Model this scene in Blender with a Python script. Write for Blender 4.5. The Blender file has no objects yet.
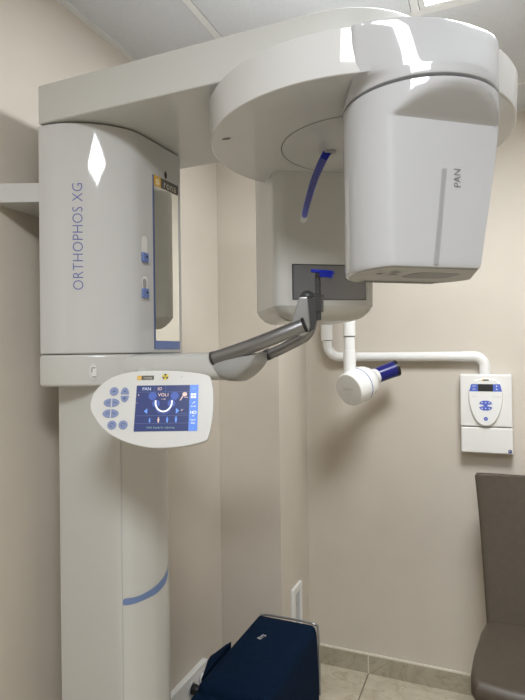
import bpy, bmesh, math, random
from math import sin, cos, pi, radians
from mathutils import Vector, Matrix

random.seed(7)
SC = bpy.context.scene
COL = SC.collection

# ------------------------------------------------------------------ helpers
def mat(name, color, rough=0.5, metal=0.0, spec=0.5, noise=0.0, nscale=30.0, bump=0.0, bscale=200.0,
        emit=None, estr=0.0, trans=0.0, ior=1.45, alpha=1.0, coat=0.0):
    m = bpy.data.materials.new(name); m.use_nodes = True
    nt = m.node_tree; b = nt.nodes['Principled BSDF']
    b.inputs['Base Color'].default_value = (*color, 1)
    b.inputs['Roughness'].default_value = rough
    b.inputs['Metallic'].default_value = metal
    b.inputs['Specular IOR Level'].default_value = spec
    b.inputs['Transmission Weight'].default_value = trans
    b.inputs['IOR'].default_value = ior
    b.inputs['Alpha'].default_value = alpha
    b.inputs['Coat Weight'].default_value = coat
    b.inputs['Coat Roughness'].default_value = 0.04
    if emit:
        b.inputs['Emission Color'].default_value = (*emit, 1)
        b.inputs['Emission Strength'].default_value = estr
    tc = nt.nodes.new('ShaderNodeTexCoord')
    if noise:
        n = nt.nodes.new('ShaderNodeTexNoise'); n.inputs['Scale'].default_value = nscale
        n.inputs['Detail'].default_value = 5
        nt.links.new(tc.outputs['Object'], n.inputs['Vector'])
        r = nt.nodes.new('ShaderNodeValToRGB')
        r.color_ramp.elements[0].position = 0.3; r.color_ramp.elements[1].position = 0.7
        r.color_ramp.elements[0].color = (*[c * (1 - noise) for c in color], 1)
        r.color_ramp.elements[1].color = (*[min(1, c * (1 + noise)) for c in color], 1)
        nt.links.new(n.outputs['Fac'], r.inputs['Fac'])
        nt.links.new(r.outputs['Color'], b.inputs['Base Color'])
    if bump:
        n2 = nt.nodes.new('ShaderNodeTexNoise'); n2.inputs['Scale'].default_value = bscale
        n2.inputs['Detail'].default_value = 4
        nt.links.new(tc.outputs['Object'], n2.inputs['Vector'])
        bp = nt.nodes.new('ShaderNodeBump'); bp.inputs['Strength'].default_value = bump
        bp.inputs['Distance'].default_value = 0.002
        nt.links.new(n2.outputs['Fac'], bp.inputs['Height'])
        nt.links.new(bp.outputs['Normal'], b.inputs['Normal'])
    return m

def catmull(pts, n=8):
    pts = [Vector(p) for p in pts]
    P = [2 * pts[0] - pts[1]] + pts + [2 * pts[-1] - pts[-2]]
    out = []
    for i in range(1, len(P) - 2):
        a, b, c, d = P[i - 1:i + 3]
        for j in range(n):
            t = j / n
            out.append(0.5 * ((2 * b) + (c - a) * t + (2 * a - 5 * b + 4 * c - d) * t * t + (3 * b - a - 3 * c + d) * t ** 3))
    out.append(pts[-1])
    return out

class Frame:
    """local (u, v, w) axes on a surface; w points out of it"""
    def __init__(s, o, U, V, N=None):
        s.o = Vector(o); s.U = Vector(U).normalized(); s.V = Vector(V).normalized()
        s.N = Vector(N).normalized() if N else s.U.cross(s.V).normalized()
    def __call__(s, u, v, w=0.0): return s.o + s.U * u + s.V * v + s.N * w

class Curved:
    """local (u along a plan curve, v = height, w = outwards) on a vertical curved surface"""
    def __init__(s, poly):
        s.p = [Vector((q[0], q[1])) for q in poly]; s.S = [0.0]
        for a, b in zip(s.p, s.p[1:]): s.S.append(s.S[-1] + (b - a).length)
    def __call__(s, u, v, w=0.0):
        i = 0
        while i < len(s.p) - 2 and s.S[i + 1] < u: i += 1
        a, b = s.p[i], s.p[i + 1]; d = (b - a).normalized()
        q = a + d * (u - s.S[i]); n = Vector((d.y, -d.x))
        q = q + n * w
        return Vector((q.x, q.y, v))

WORLD = Frame((0, 0, 0), (1, 0, 0), (0, 1, 0), (0, 0, 1))

class MB:
    def __init__(s): s.bm = bmesh.new(); s.mi = 0
    def face(s, vs):
        try:
            f = s.bm.faces.new(vs); f.material_index = s.mi; f.smooth = True; return f
        except ValueError: return None
    def loft(s, rings, caps=(True, True), closed=True):
        R = [[s.bm.verts.new(p) for p in r] for r in rings]
        n = len(R[0]); fs = []
        for a, b in zip(R, R[1:]):
            for i in range(n if closed else n - 1):
                j = (i + 1) % n
                fs.append(s.face((a[i], a[j], b[j], b[i])))
        if caps[0]: fs.append(s.face(R[0][::-1]))
        if caps[1]: fs.append(s.face(R[-1]))
        return [f for f in fs if f], R
    def bevel(s, fs, w, seg=3, ang=30):
        es = set()
        for f in fs:
            if f.is_valid:
                for e in f.edges: es.add(e)
        s.bm.normal_update()
        es = [e for e in es if len(e.link_faces) == 2 and e.calc_face_angle(0) > radians(ang)]
        if es: bmesh.ops.bevel(s.bm, geom=es, offset=w, segments=seg, profile=0.5, affect='EDGES', clamp_overlap=True, material=-1)
    def prism(s, outline, w0, w1, fr=WORLD, bev=0.0, seg=3, ang=30):
        n0 = set(s.bm.faces)
        fs, R = s.loft([[fr(p[0], p[1], w0) for p in outline], [fr(p[0], p[1], w1) for p in outline]])
        if bev: s.bevel(fs, bev, seg, ang)
        return fs
    def box(s, a, b, bev=0.0, fr=WORLD, seg=3):
        x0, y0, z0 = a; x1, y1, z1 = b
        return s.prism([(x0, y0), (x1, y0), (x1, y1), (x0, y1)], z0, z1, fr, bev, seg)
    def flat(s, outline, w, fr): s.face([s.bm.verts.new(fr(p[0], p[1], w)) for p in outline])
    def disc(s, u, v, ru, rv, w, fr, n=24, a0=0, a1=2 * pi):
        k = n if abs(a1 - a0 - 2 * pi) < 1e-6 else n + 1
        s.flat([(u + ru * cos(a0 + (a1 - a0) * i / n), v + rv * sin(a0 + (a1 - a0) * i / n)) for i in range(k)], w, fr)
    def line(s, pts, wd, w, fr):
        pts = [Vector(p) for p in pts]; L = []; Rr = []
        for i, p in enumerate(pts):
            d = (pts[min(i + 1, len(pts) - 1)] - pts[max(i - 1, 0)]).normalized(); n = Vector((-d.y, d.x)) * wd / 2
            L.append(p + n); Rr.append(p - n)
        a = [s.bm.verts.new(fr(p.x, p.y, w)) for p in L]; b = [s.bm.verts.new(fr(p.x, p.y, w)) for p in Rr]
        for i in range(len(pts) - 1): s.face((a[i], a[i + 1], b[i + 1], b[i])[::-1])
    def tube(s, path, rad, n=20, caps=(True, True)):
        path = [Vector(p) for p in path]
        if not isinstance(rad, (list, tuple)): rad = [rad] * len(path)
        rings = []; up = None
        for i, p in enumerate(path):
            d = (path[min(i + 1, len(path) - 1)] - path[max(i - 1, 0)]).normalized()
            if up is None:
                up = Vector((0, 0, 1)) if abs(d.z) < 0.9 else Vector((0, 1, 0))
            x = up.cross(d).normalized(); y = d.cross(x).normalized(); up = y
            rings.append([p + (x * cos(2 * pi * k / n) + y * sin(2 * pi * k / n)) * rad[i] for k in range(n)])
        return s.loft(rings, caps)[0]
    def lathe(s, o, axis, prof, n=48, caps=(True, True)):
        """prof: list of (distance along axis, radius)"""
        o = Vector(o); a = Vector(axis).normalized()
        x = (Vector((0, 0, 1)) if abs(a.z) < 0.9 else Vector((1, 0, 0))).cross(a).normalized(); y = a.cross(x)
        return s.loft([[o + a * h + (x * cos(2 * pi * k / n) + y * sin(2 * pi * k / n)) * max(r, 1e-5) for k in range(n)] for h, r in prof], caps)[0]
    def text(s, body, size, u, v, w, fr, rot=0.0, sx=1.0, align='CENTER', spacing=1.0, bold=0.0):
        cu = bpy.data.curves.new('lettering', 'FONT'); cu.body = body; cu.size = size
        cu.align_x = align; cu.align_y = 'CENTER'; cu.resolution_u = 3; cu.space_character = spacing; cu.offset = bold
        o = bpy.data.objects.new('lettering', cu); COL.objects.link(o)
        bpy.context.view_layer.update()
        dg = bpy.context.evaluated_depsgraph_get(); me = o.evaluated_get(dg).to_mesh()
        c, sn = cos(rot), sin(rot); vs = []
        for q in me.vertices:
            x, y = q.co.x * sx, q.co.y
            vs.append(s.bm.verts.new(fr(u + x * c - y * sn, v + x * sn + y * c, w)))
        for f in me.polygons: s.face([vs[i] for i in f.vertices])
        o.evaluated_get(dg).to_mesh_clear(); bpy.data.objects.remove(o); bpy.data.curves.remove(cu)
    def build(s, name, mats, parent=None, label=None, sharp=40, recalc=True, stuff=False):
        if not isinstance(mats, (list, tuple)): mats = [mats]
        bm = s.bm
        if recalc:
            bmesh.ops.remove_doubles(bm, verts=bm.verts[:], dist=1e-6)
            bmesh.ops.recalc_face_normals(bm, faces=bm.faces[:])
        me = bpy.data.meshes.new(name); bm.to_mesh(me); bm.free()
        for m in mats: me.materials.append(m)
        me.set_sharp_from_angle(angle=radians(sharp))
        o = bpy.data.objects.new(name, me); COL.objects.link(o)
        if len(me.polygons) > 5 and recalc:
            wn = o.modifiers.new('normals', 'WEIGHTED_NORMAL'); wn.mode = 'FACE_AREA'; wn.weight = 80; wn.keep_sharp = True
        if parent: attach(o, parent)
        if label: o['label'] = label
        return o

def attach(o, parent):
    o.parent = parent
    bpy.context.view_layer.update()
    o.matrix_parent_inverse = parent.matrix_world.inverted()

def tag(o, label=None, cat=None, group=None, kind=None):
    if label: o['label'] = label
    if cat: o['category'] = cat
    if group: o['group'] = group
    if kind: o['kind'] = kind
    return o

def thing(name, loc, label, cat, group=None):
    o = bpy.data.objects.new(name, None); COL.objects.link(o); o.location = loc; o.empty_display_size = 0.1
    tag(o, label, cat, group); bpy.context.view_layer.update()
    return o

def struct(mb, name, m, **k):
    return tag(mb.build(name, m, **k), kind='structure')

def circle(cx, cy, r, n=64): return [(cx + r * cos(2 * pi * i / n), cy + r * sin(2 * pi * i / n)) for i in range(n)]
def rrect(x0, y0, x1, y1, r, n=5):
    o = []
    for cx, cy, a in ((x1 - r, y0 + r, -pi / 2), (x1 - r, y1 - r, 0), (x0 + r, y1 - r, pi / 2), (x0 + r, y0 + r, pi)):
        for i in range(n + 1): o.append((cx + r * cos(a + pi / 2 * i / n), cy + r * sin(a + pi / 2 * i / n)))
    return o

# ------------------------------------------------------------------ materials
M = {}
M['wall'] = mat('beige_wall_paint', (0.63, 0.575, 0.50), 0.75, spec=0.25, noise=0.02, nscale=6, bump=0.12, bscale=350)
M['wall_white'] = mat('white_wall_paint', (0.80, 0.80, 0.79), 0.75, spec=0.25, noise=0.02, nscale=6, bump=0.1, bscale=350)
M['ceiling'] = mat('ceiling_tile', (0.62, 0.63, 0.65), 0.85, spec=0.2, noise=0.03, nscale=120, bump=0.15, bscale=500)
M['tbar'] = mat('ceiling_rail_white', (0.72, 0.72, 0.71), 0.5)
M['gap'] = mat('ceiling_gap', (0.25, 0.25, 0.24), 0.8)
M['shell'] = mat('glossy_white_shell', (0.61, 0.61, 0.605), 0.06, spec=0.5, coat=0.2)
M['shell_cool_dimmed'] = mat('glossy_white_cool_shell_dimmed', (0.50, 0.505, 0.52), 0.07, spec=0.5, coat=0.2)  # same white shell, cool tint, darkened to offset strong light from the nearby lamp
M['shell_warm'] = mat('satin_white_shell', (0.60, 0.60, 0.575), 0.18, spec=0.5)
M['panel'] = mat('panel_white', (0.66, 0.66, 0.64), 0.35)
M['panel_matte'] = mat('matte_white', (0.50, 0.50, 0.48), 0.6, spec=0.3)
M['recess'] = mat('recess_grey', (0.25, 0.25, 0.24), 0.45, spec=0.4)
M['white'] = mat('intraoral_white', (0.84, 0.84, 0.82), 0.18, spec=0.5)
M['boxwhite'] = mat('wall_box_white', (0.80, 0.79, 0.76), 0.4)
M['groove'] = mat('dark_groove', (0.16, 0.16, 0.16), 0.6)
M['shellgrey'] = mat('pale_grey_plastic', (0.37, 0.37, 0.365), 0.3)
M['tubegrey'] = mat('anodised_grey_tube', (0.30, 0.30, 0.31), 0.36, metal=0.9)
M['silver'] = mat('silver_paint', (0.36, 0.365, 0.37), 0.33, metal=0.7)
M['darkgrey'] = mat('dark_grey_plastic', (0.055, 0.056, 0.058), 0.35)
M['window'] = mat('tinted_window_grey', (0.27, 0.27, 0.28), 0.22, metal=0.5)
M['windowrim'] = mat('window_rim', (0.03, 0.03, 0.03), 0.4)
M['blue'] = mat('pale_blue_plastic', (0.17, 0.24, 0.52), 0.35)
M['accent'] = mat('slate_blue_accent', (0.17, 0.25, 0.46), 0.35)
M['letter'] = mat('blue_lettering', (0.13, 0.15, 0.41), 0.4)
M['greyletter'] = mat('grey_lettering', (0.14, 0.14, 0.15), 0.5)
M['scale'] = mat('pale_grey_scale', (0.42, 0.42, 0.43), 0.5)
M['mirror'] = mat('mirror_glass', (0.86, 0.87, 0.83), 0.015, metal=1.0)
M['mirrorframe'] = mat('mirror_blue_frame', (0.10, 0.13, 0.27), 0.3)
M['orange'] = mat('orange_badge', (0.72, 0.42, 0.06), 0.4)
M['badgegrey'] = mat('grey_badge', (0.10, 0.095, 0.085), 0.45)
M['badgetext'] = mat('badge_text', (0.62, 0.58, 0.48), 0.5)
M['yellow'] = mat('warning_yellow', (0.80, 0.62, 0.04), 0.5)
M['black'] = mat('black_plastic', (0.012, 0.012, 0.013), 0.4)
M['hotblue'] = mat('royal_blue_plastic', (0.006, 0.018, 0.36), 0.22, spec=0.6)
M['deepblue'] = mat('dark_blue_cone', (0.010, 0.012, 0.17), 0.28, spec=0.5)
M['sleeve'] = mat('clear_film_sleeve', (0.92, 0.93, 0.97), 0.12, spec=0.5, alpha=0.12)
M['button'] = mat('button_blue', (0.23, 0.28, 0.47), 0.45)
M['buttonink'] = mat('button_ink', (0.05, 0.06, 0.20), 0.5)
M['boxblue'] = mat('control_blue', (0.10, 0.16, 0.58), 0.4)
M['boxink'] = mat('control_ink_white', (0.75, 0.78, 0.85), 0.5)
M['lcd'] = mat('dark_display', (0.035, 0.035, 0.038), 0.25)
M['faintink'] = mat('faint_grey_ink', (0.55, 0.55, 0.56), 0.5)
M['metal'] = mat('chrome', (0.75, 0.75, 0.76), 0.12, metal=1.0)
M['leather'] = mat('taupe_leather', (0.072, 0.057, 0.040), 0.42, spec=0.5, noise=0.08, nscale=40, bump=0.25, bscale=420)
M['navy'] = mat('navy_fabric', (0.0034, 0.0125, 0.034), 0.85, spec=0.08, noise=0.15, nscale=60, bump=0.4, bscale=900)
M['navyrim'] = mat('navy_piping', (0.004, 0.008, 0.026), 0.6)
M['socket'] = mat('socket_white', (0.80, 0.80, 0.78), 0.35)
M['socketgrey'] = mat('socket_insert_grey', (0.50, 0.51, 0.52), 0.4)
M['frost'] = mat('lamp_diffuser', (0.9, 0.9, 0.9), 0.6, emit=(0.96, 0.98, 1.0), estr=6.0)
# the lit screen
def lit(name, c, s=1.0): return mat(name, tuple(x * 0.3 for x in c), 0.25, emit=c, estr=s)
SCR = [lit('screen_navy', (0.045, 0.06, 0.17), 0.75), lit('screen_strip_blue', (0.13, 0.27, 0.78), 0.8), lit('screen_pale', (0.62, 0.70, 0.88), 0.8),
       lit('screen_arrow_blue', (0.16, 0.32, 0.80), 0.9), lit('screen_line', (0.10, 0.13, 0.26), 0.8), lit('screen_peach', (0.80, 0.60, 0.52), 0.8),
       lit('screen_disc', (0.08, 0.13, 0.42), 0.8), lit('screen_green', (0.30, 0.45, 0.42), 0.7), lit('screen_white', (0.95, 0.97, 1.0), 0.9)]

# stone floor and skirting
def tile_mat(name, grout=True, k=1.0):
    m = bpy.data.materials.new(name); m.use_nodes = True; nt = m.node_tree; b = nt.nodes['Principled BSDF']
    b.inputs['Roughness'].default_value = 0.28
    tc = nt.nodes.new('ShaderNodeTexCoord')
    n1 = nt.nodes.new('ShaderNodeTexNoise'); n1.inputs['Scale'].default_value = 7; n1.inputs['Detail'].default_value = 9
    n1.inputs['Distortion'].default_value = 1.6; n1.inputs['Roughness'].default_value = 0.65
    r1 = nt.nodes.new('ShaderNodeValToRGB')
    e = r1.color_ramp.elements
    e[0].position = 0.32; e[0].color = (0.47, 0.415, 0.31, 1); e[1].position = 0.66; e[1].color = (0.64, 0.585, 0.46, 1)
    q = e.new(0.48); q.color = (0.57, 0.515, 0.40, 1)
    n2 = nt.nodes.new('ShaderNodeTexNoise'); n2.inputs['Scale'].default_value = 4; n2.inputs['Detail'].default_value = 12; n2.inputs['Distortion'].default_value = 2.5
    r2 = nt.nodes.new('ShaderNodeValToRGB'); e = r2.color_ramp.elements
    e[0].position = 0.485; e[0].color = (1, 1, 1, 1); e[1].position = 0.515; e[1].color = (1, 1, 1, 1)
    q = e.new(0.50); q.color = (0.74, 0.70, 0.62, 1)
    mx = nt.nodes.new('ShaderNodeMixRGB'); mx.blend_type = 'MULTIPLY'; mx.inputs['Fac'].default_value = 0.8
    for n in (n1, n2): nt.links.new(tc.outputs['Object'], n.inputs['Vector'])
    nt.links.new(n1.outputs['Fac'], r1.inputs['Fac']); nt.links.new(n2.outputs['Fac'], r2.inputs['Fac'])
    nt.links.new(r1.outputs['Color'], mx.inputs['Color1']); nt.links.new(r2.outputs['Color'], mx.inputs['Color2'])
    last = mx.outputs['Color']
    if k != 1.0:
        mk = nt.nodes.new('ShaderNodeMixRGB'); mk.blend_type = 'MULTIPLY'; mk.inputs['Fac'].default_value = 1; mk.inputs['Color2'].default_value = (k, k, k * 0.98, 1)
        nt.links.new(last, mk.inputs['Color1']); last = mk.outputs['Color']
    if grout:
        br = nt.nodes.new('ShaderNodeTexBrick'); br.offset = 0.0; br.squash = 1.0
        br.inputs['Scale'].default_value = 1.0; br.inputs['Mortar Size'].default_value = 0.003
        br.inputs['Brick Width'].default_value = 0.6; br.inputs['Row Height'].default_value = 0.6; br.inputs['Mortar Smooth'].default_value = 0.0
        br.inputs['Color1'].default_value = (1, 1, 1, 1); br.inputs['Color2'].default_value = (0.94, 0.94, 0.94, 1); br.inputs['Mortar'].default_value = (0.30, 0.28, 0.25, 1)
        mp = nt.nodes.new('ShaderNodeMapping'); mp.inputs['Location'].default_value = (0.547, 0.30, 0)
        nt.links.new(tc.outputs['Object'], mp.inputs['Vector']); nt.links.new(mp.outputs['Vector'], br.inputs['Vector'])
        m2 = nt.nodes.new('ShaderNodeMixRGB'); m2.blend_type = 'MULTIPLY'; m2.inputs['Fac'].default_value = 1
        nt.links.new(last, m2.inputs['Color1']); nt.links.new(br.outputs['Color'], m2.inputs['Color2']); last = m2.outputs['Color']
    nt.links.new(last, b.inputs['Base Color'])
    return m
M['floor'] = tile_mat('stone_floor_tiles'); M['skirt'] = tile_mat('stone_skirting', False, 0.72)
M['grout'] = mat('pale_grout', (0.72, 0.67, 0.57), 0.8)

# ------------------------------------------------------------------ room
XL, XR, YF, YB, ZC = -1.125, 1.95, -2.0, 2.547, 2.52
PX, PY = -0.837, 2.175             # the pier in the corner
T = 0.12
b = MB(); b.box((XL - T, YF - T, -T), (XR + T, YB + T, 0)); struct(b, 'floor', M['floor'])
b = MB(); b.box((XL - T, YF - T, 0), (XL, YB + T, ZC + 0.1)); struct(b, 'wall_left', M['wall'])
b = MB(); b.box((XL, YB, 0), (XR, YB + T, ZC + 0.1)); struct(b, 'wall_back', M['wall'])
b = MB(); b.box((XR, YF - T, 0), (XR + T, YB + T, ZC + 0.1)); struct(b, 'wall_right', M['wall'])
b = MB(); b.box((XL, YF - T, 0), (XR, YF, ZC + 0.1)); struct(b, 'wall_front', M['wall'])
b = MB(); b.box((XL, PY, 0), (PX, YB, ZC), 0.002); struct(b, 'wall_pier', M['wall'])
# ceiling: tiles with exposed rails on a 0.6 m grid, two tiles taken by lamps
GX = [-0.79 + 0.6 * k for k in range(0, 5)]; GY = [2.285, 1.685, 1.085, 0.74, 0.14, -0.46, -1.06, -1.66]
LAMPS = [(0.11, 1.385), (0.11, -0.16)]
b = MB()
xs = [XL] + [g for g in GX if XL < g < XR] + [XR]; ys = [YF] + sorted(g for g in GY if YF < g < YB) + [YB]
for x0, x1 in zip(xs, xs[1:]):
    for y0, y1 in zip(ys, ys[1:]):
        if any(abs((x0 + x1) / 2 - lx) < 0.05 and abs((y0 + y1) / 2 - ly) < 0.05 for lx, ly in LAMPS): continue
        b.box((x0 + 0.0135, y0 + 0.0135, ZC), (x1 - 0.0135, y1 - 0.0135, ZC + 0.02))
b.mi = 1; b.box((XL - T, YF - T, ZC + 0.03), (XR + T, YB + T, ZC + 0.1))
struct(b, 'ceiling', [M['ceiling'], M['gap']])
b = MB()
for g in GX:
    if XL < g < XR: b.box((g - 0.0115, YF, ZC - 0.001), (g + 0.0115, YB, ZC + 0.02))
for g in GY:
    if YF < g < YB: b.box((XL, g - 0.0115, ZC - 0.0012), (XR, g + 0.0115, ZC + 0.018))
b.box((XL, YF, ZC - 0.004), (XL + 0.022, YB, ZC + 0.02)); b.box((XL, YB - 0.022, ZC - 0.0042), (XR, YB, ZC + 0.02))
b.box((XR - 0.022, YF, ZC - 0.004), (XR, YB, ZC + 0.02)); b.box((XL, YF, ZC - 0.0042), (XR, YF + 0.022, ZC + 0.02))
struct(b, 'trim_1', M['tbar'])
# skirting of the same stone, cut in 0.6 m lengths
SK = 0.012
b = MB(); x = -0.547
cuts = [PX + 0.001] + [c for c in (-0.547, 0.053, 0.653, 1.253) ] + [XR]
for x0, x1 in zip(cuts, cuts[1:]): b.box((x0 + 0.0022, YB - SK, 0.0), (x1 - 0.0022, YB - 0.0005, 0.084), 0.001)
b.mi = 1; b.box((PX + 0.001, YB - SK + 0.0008, 0.0), (XR, YB - 0.0005, 0.0905), 0.0)
struct(b, 'baseboard_back', [M['skirt'], M['grout']])
b = MB(); b.box((PX, PY + 0.001, 0), (PX + SK, YB - SK - 0.001, 0.09), 0.001); b.box((XL + SK, PY - SK, 0), (PX + SK, PY, 0.09), 0.001)
struct(b, 'baseboard_pier', M['skirt'])
b = MB(); b.box((XL, YF + 0.001, 0), (XL + SK, PY - 0.001, 0.09), 0.001); struct(b, 'baseboard_left', M['skirt'])

# ------------------------------------------------------------------ ceiling lamps
def ceiling_lamp(x, y, label):
    t = thing('ceiling_light', (x, y, ZC), label, 'ceiling light', 'ceiling lights')
    h = 0.2865
    b = MB()
    for a, c in (((x - h, y - h), (x + h, y - h + 0.016)), ((x - h, y + h - 0.016), (x + h, y + h)), ((x - h, y - h + 0.016), (x - h + 0.016, y + h - 0.016)), ((x + h - 0.016, y - h + 0.016), (x + h, y + h - 0.016))):
        b.box((a[0], a[1], ZC - 0.002), (c[0], c[1], ZC + 0.02))
    b.box((x - h, y - h, ZC + 0.02), (x + h, y + h, ZC + 0.027))
    b.build('frame', M['tbar'], t)
    b = MB(); b.box((x - h + 0.016, y - h + 0.016, ZC + 0.002), (x + h - 0.016, y + h - 0.016, ZC + 0.010)); b.build('diffuser', M['frost'], t)
ceiling_lamp(*LAMPS[0], 'square white ceiling light panel at the top edge above the x-ray machine')
ceiling_lamp(*LAMPS[1], 'square white ceiling light panel nearer the viewer, seen only as reflections')

# ------------------------------------------------------------------ panoramic x-ray machine
XB = -1.008
machine = thing('panoramic_xray_machine', (-0.93, 1.19, 0),
                'tall glossy white panoramic dental x-ray machine with round overhead arm and control panel', 'x-ray machine')

# lower column
col_plan = catmull([(XB, 1.067), (-0.9, 1.067), (-0.84, 1.0671), (-0.824, 1.0695), (-0.8215, 1.0712), (-0.803, 1.09), (-0.788, 1.13), (-0.7825, 1.17), (-0.789, 1.222),
                    (-0.820, 1.265), (-0.87, 1.297), (-0.93, 1.312), (XB, 1.315)], 6)
colmap = Curved(col_plan)
b = MB(); b.prism([(p.x, p.y) for p in col_plan], 0.03, 1.4275); column = b.build('column', M['shell_warm'], machine)
b = MB(); b.prism(rrect(-1.07, 1.00, -0.815, 1.345, 0.04), 0.0, 0.03, bev=0.006); b.build('base_plate', M['shell_warm'], machine)
def arc_of(poly, x, y):
    c = Curved(poly); best = min(range(len(c.p)), key=lambda i: (c.p[i] - Vector((x, y))).length); return c.S[best]
S0 = arc_of(col_plan, -0.8215, 1.0712)
b = MB(); b.line([(S0, 0.031), (S0, 1.427)], 0.0016, 0.0004, colmap); b.build('column_seam', M['scale'], column)
sw_u = [0.000, 0.006, 0.042, 0.095, 0.130, 0.149, 0.158]
top = [0.909, 0.9180, 0.9165, 0.9226, 0.9320, 0.9415, 0.951]; bot = [0.907, 0.9020, 0.9015, 0.9025, 0.9095, 0.922, 0.9485]
tp = catmull([(u, z, 0) for u, z in zip(sw_u, top)], 6); bt = catmull([(u, z, 0) for u, z in zip(sw_u, bot)], 6)
b = MB(); b.loft([[colmap(S0 + p.x, p.y, 0.0012) for p in tp], [colmap(S0 + p.x, p.y, 0.0012) for p in bt]], (False, False), closed=False)
b.build('accent_strip', M['accent'], machine, 'slate blue curved stripe on the column')

# carriage (upper head)
head_plan = [Vector((XB, 1.008, 0))] + [Vector((-0.999 + 0.2025 * cos(radians(-90 + 3 * i)), 1.2105 + 0.2025 * sin(radians(-90 + 3 * i)), 0)) for i in range(23)] + \
    [Vector((x, y, 0)) for x, y in ((-0.8108, 1.143), (-0.8096, 1.162), (-0.8085, 1.187), (-0.8060, 1.256), (-0.8035, 1.325), (-0.812, 1.342), (-0.833, 1.362), (-0.87, 1.395), (-0.93, 1.42), (XB, 1.43))]
hmap = Curved(head_plan)
hp = [(p.x, p.y) for p in head_plan]
def shrink(poly, d):
    c = Curved(poly); return [tuple(c(s_, 0, -d))[:2] for s_ in c.S]
b = MB()
hp_in = shrink(head_plan, 0.003)
b.loft([[Vector((x, y, z)) for x, y in (hp_in if k else hp)] for k, z in ((1, 1.5068), (0, 1.5095), (0, 2.0600), (1, 2.0640))])
housing = b.build('carriage_housing', M['shell'], machine)
b = MB(); b.prism(shrink(head_plan, 0.010), 2.058, 2.068); b.build('shadow_gap', M['groove'], machine)
b = MB(); b.text('ORTHOPHOS XG', 0.0360, 0.1040, 1.7890, 0.0006, hmap, rot=pi / 2, sx=0.90, spacing=1.04, bold=-0.0004)
b.build('lettering', M['letter'], housing)
# sliders on the side
for z0, z1, kz in ((1.736, 1.806, 1.750), (1.640, 1.704, 1.659)):
    b = MB(); b.prism(rrect(0.2625, z0, 0.2855, z1, 0.009), 0.0001, 0.0007, hmap)
    b.mi = 1; b.prism(rrect(0.2613, z0 - 0.0014, 0.2867, z1 + 0.0014, 0.010), 0.0000, 0.0004, hmap)
    s_ = b.build('slider_slot', [M['boxwhite'], M['scale']], housing)
    b = MB(); b.prism(rrect(0.2605, kz - 0.0125, 0.2835, kz + 0.0125, 0.004), 0.0005, 0.008, hmap, 0.002)
    b.mi = 1; b.disc(0.2745, kz + 0.002, 0.0035, 0.0035, 0.0083, hmap, 12)
    b.build('slider_knob', [M['blue'], M['black']], housing, 'small blue sliding knob')
b = MB(); b.prism(rrect(0.2665, 1.672, 0.2805, 1.696, 0.006), 0.0006, 0.0010, hmap); b.build('slider_recess', M['shellgrey'], housing)
b = MB(); b.disc(0.370, 1.9895, 0.0055, 0.0105, 0.0016, hmap, 20); b.build('sensor_slit', M['black'], housing)
# mirror facing the patient
mf = Frame((-0.8079, 1.1966, 1.517), (0.0362, 0.99934, 0), (0, 0, 1))
b = MB(); b.prism(rrect(0, 0, 0.119, 0.459, 0.003), -0.004, 0.0012, mf, 0.001); frame = b.build('mirror_frame', M['mirrorframe'], machine, 'blue frame around the mirror')
b = MB(); b.flat([(0.0055, 0.0225), (0.1165, 0.0225), (0.1165, 0.4310), (0.0055, 0.4310)], 0.0016, mf); b.build('mirror', M['mirror'], frame)
b = MB(); b.flat([(0.003, 0.0005), (0.1175, 0.0005), (0.1175, 0.022), (0.003, 0.022)], 0.0016, mf); b.build('frame_foot', M['blue'], frame)
b = MB(); b.flat([(0.004, 0.4310), (0.036, 0.4310), (0.036, 0.4585), (0.004, 0.4585)], 0.0017, mf)
b.mi = 1; b.flat([(0.036, 0.4310), (0.1175, 0.4310), (0.1175, 0.4585), (0.036, 0.4585)], 0.0017, mf)
b.mi = 2; b.text('si', 0.030, 0.0205, 0.4445, 0.0021, mf, bold=0.0003); b.mi = 3; b.text('rona', 0.029, 0.0765, 0.4445, 0.0021, mf, spacing=1.12, bold=0.0003)
b.build('name_strip', [M['orange'], M['badgegrey'], mat('strip_letter_yellow', (1.0, 0.93, 0.70), 0.4), M['badgetext']], frame)

# support block under the carriage with the arm stub that carries the handles
b = MB()
out = shrink(head_plan, -0.002)
b.loft([[Vector((x, y, z)) for x, y in pl] for pl, z in ((shrink(head_plan, 0.006), 1.4275), (shrink(head_plan, 0.001), 1.4300), (out, 1.4350), (out, 1.4960), (shrink(head_plan, 0.002), 1.5035), (shrink(head_plan, 0.010), 1.5065))])
block = b.build('support_block', M['shell_warm'], machine)
wf = hmap
b = MB(); b.prism([(0.1346 + 0.0105 * cos(a), 1.4635 + 0.021 * sin(a)) for a in [2 * pi * i / 28 for i in range(28)]], 0.002, 0.0045, hmap, 0.0008)
b.mi = 1; b.flat(rrect(0.1324, 1.450, 0.1414, 1.478, 0.002), 0.0049, hmap)
b.mi = 2; b.flat([(0.1334, 1.4715), (0.1404, 1.4715), (0.1404, 1.4740), (0.1334, 1.4740)], 0.0052, hmap); b.flat([(0.1334, 1.4500), (0.1414, 1.4500), (0.1414, 1.4520), (0.1334, 1.4520)], 0.0052, hmap)
b.flat([(0.1319, 1.4620), (0.1339, 1.4620), (0.1339, 1.4720), (0.1319, 1.4720)], 0.0052, hmap)
b.build('level_indicator', [M['panel'], M['boxwhite'], M['greyletter']], block)
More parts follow.
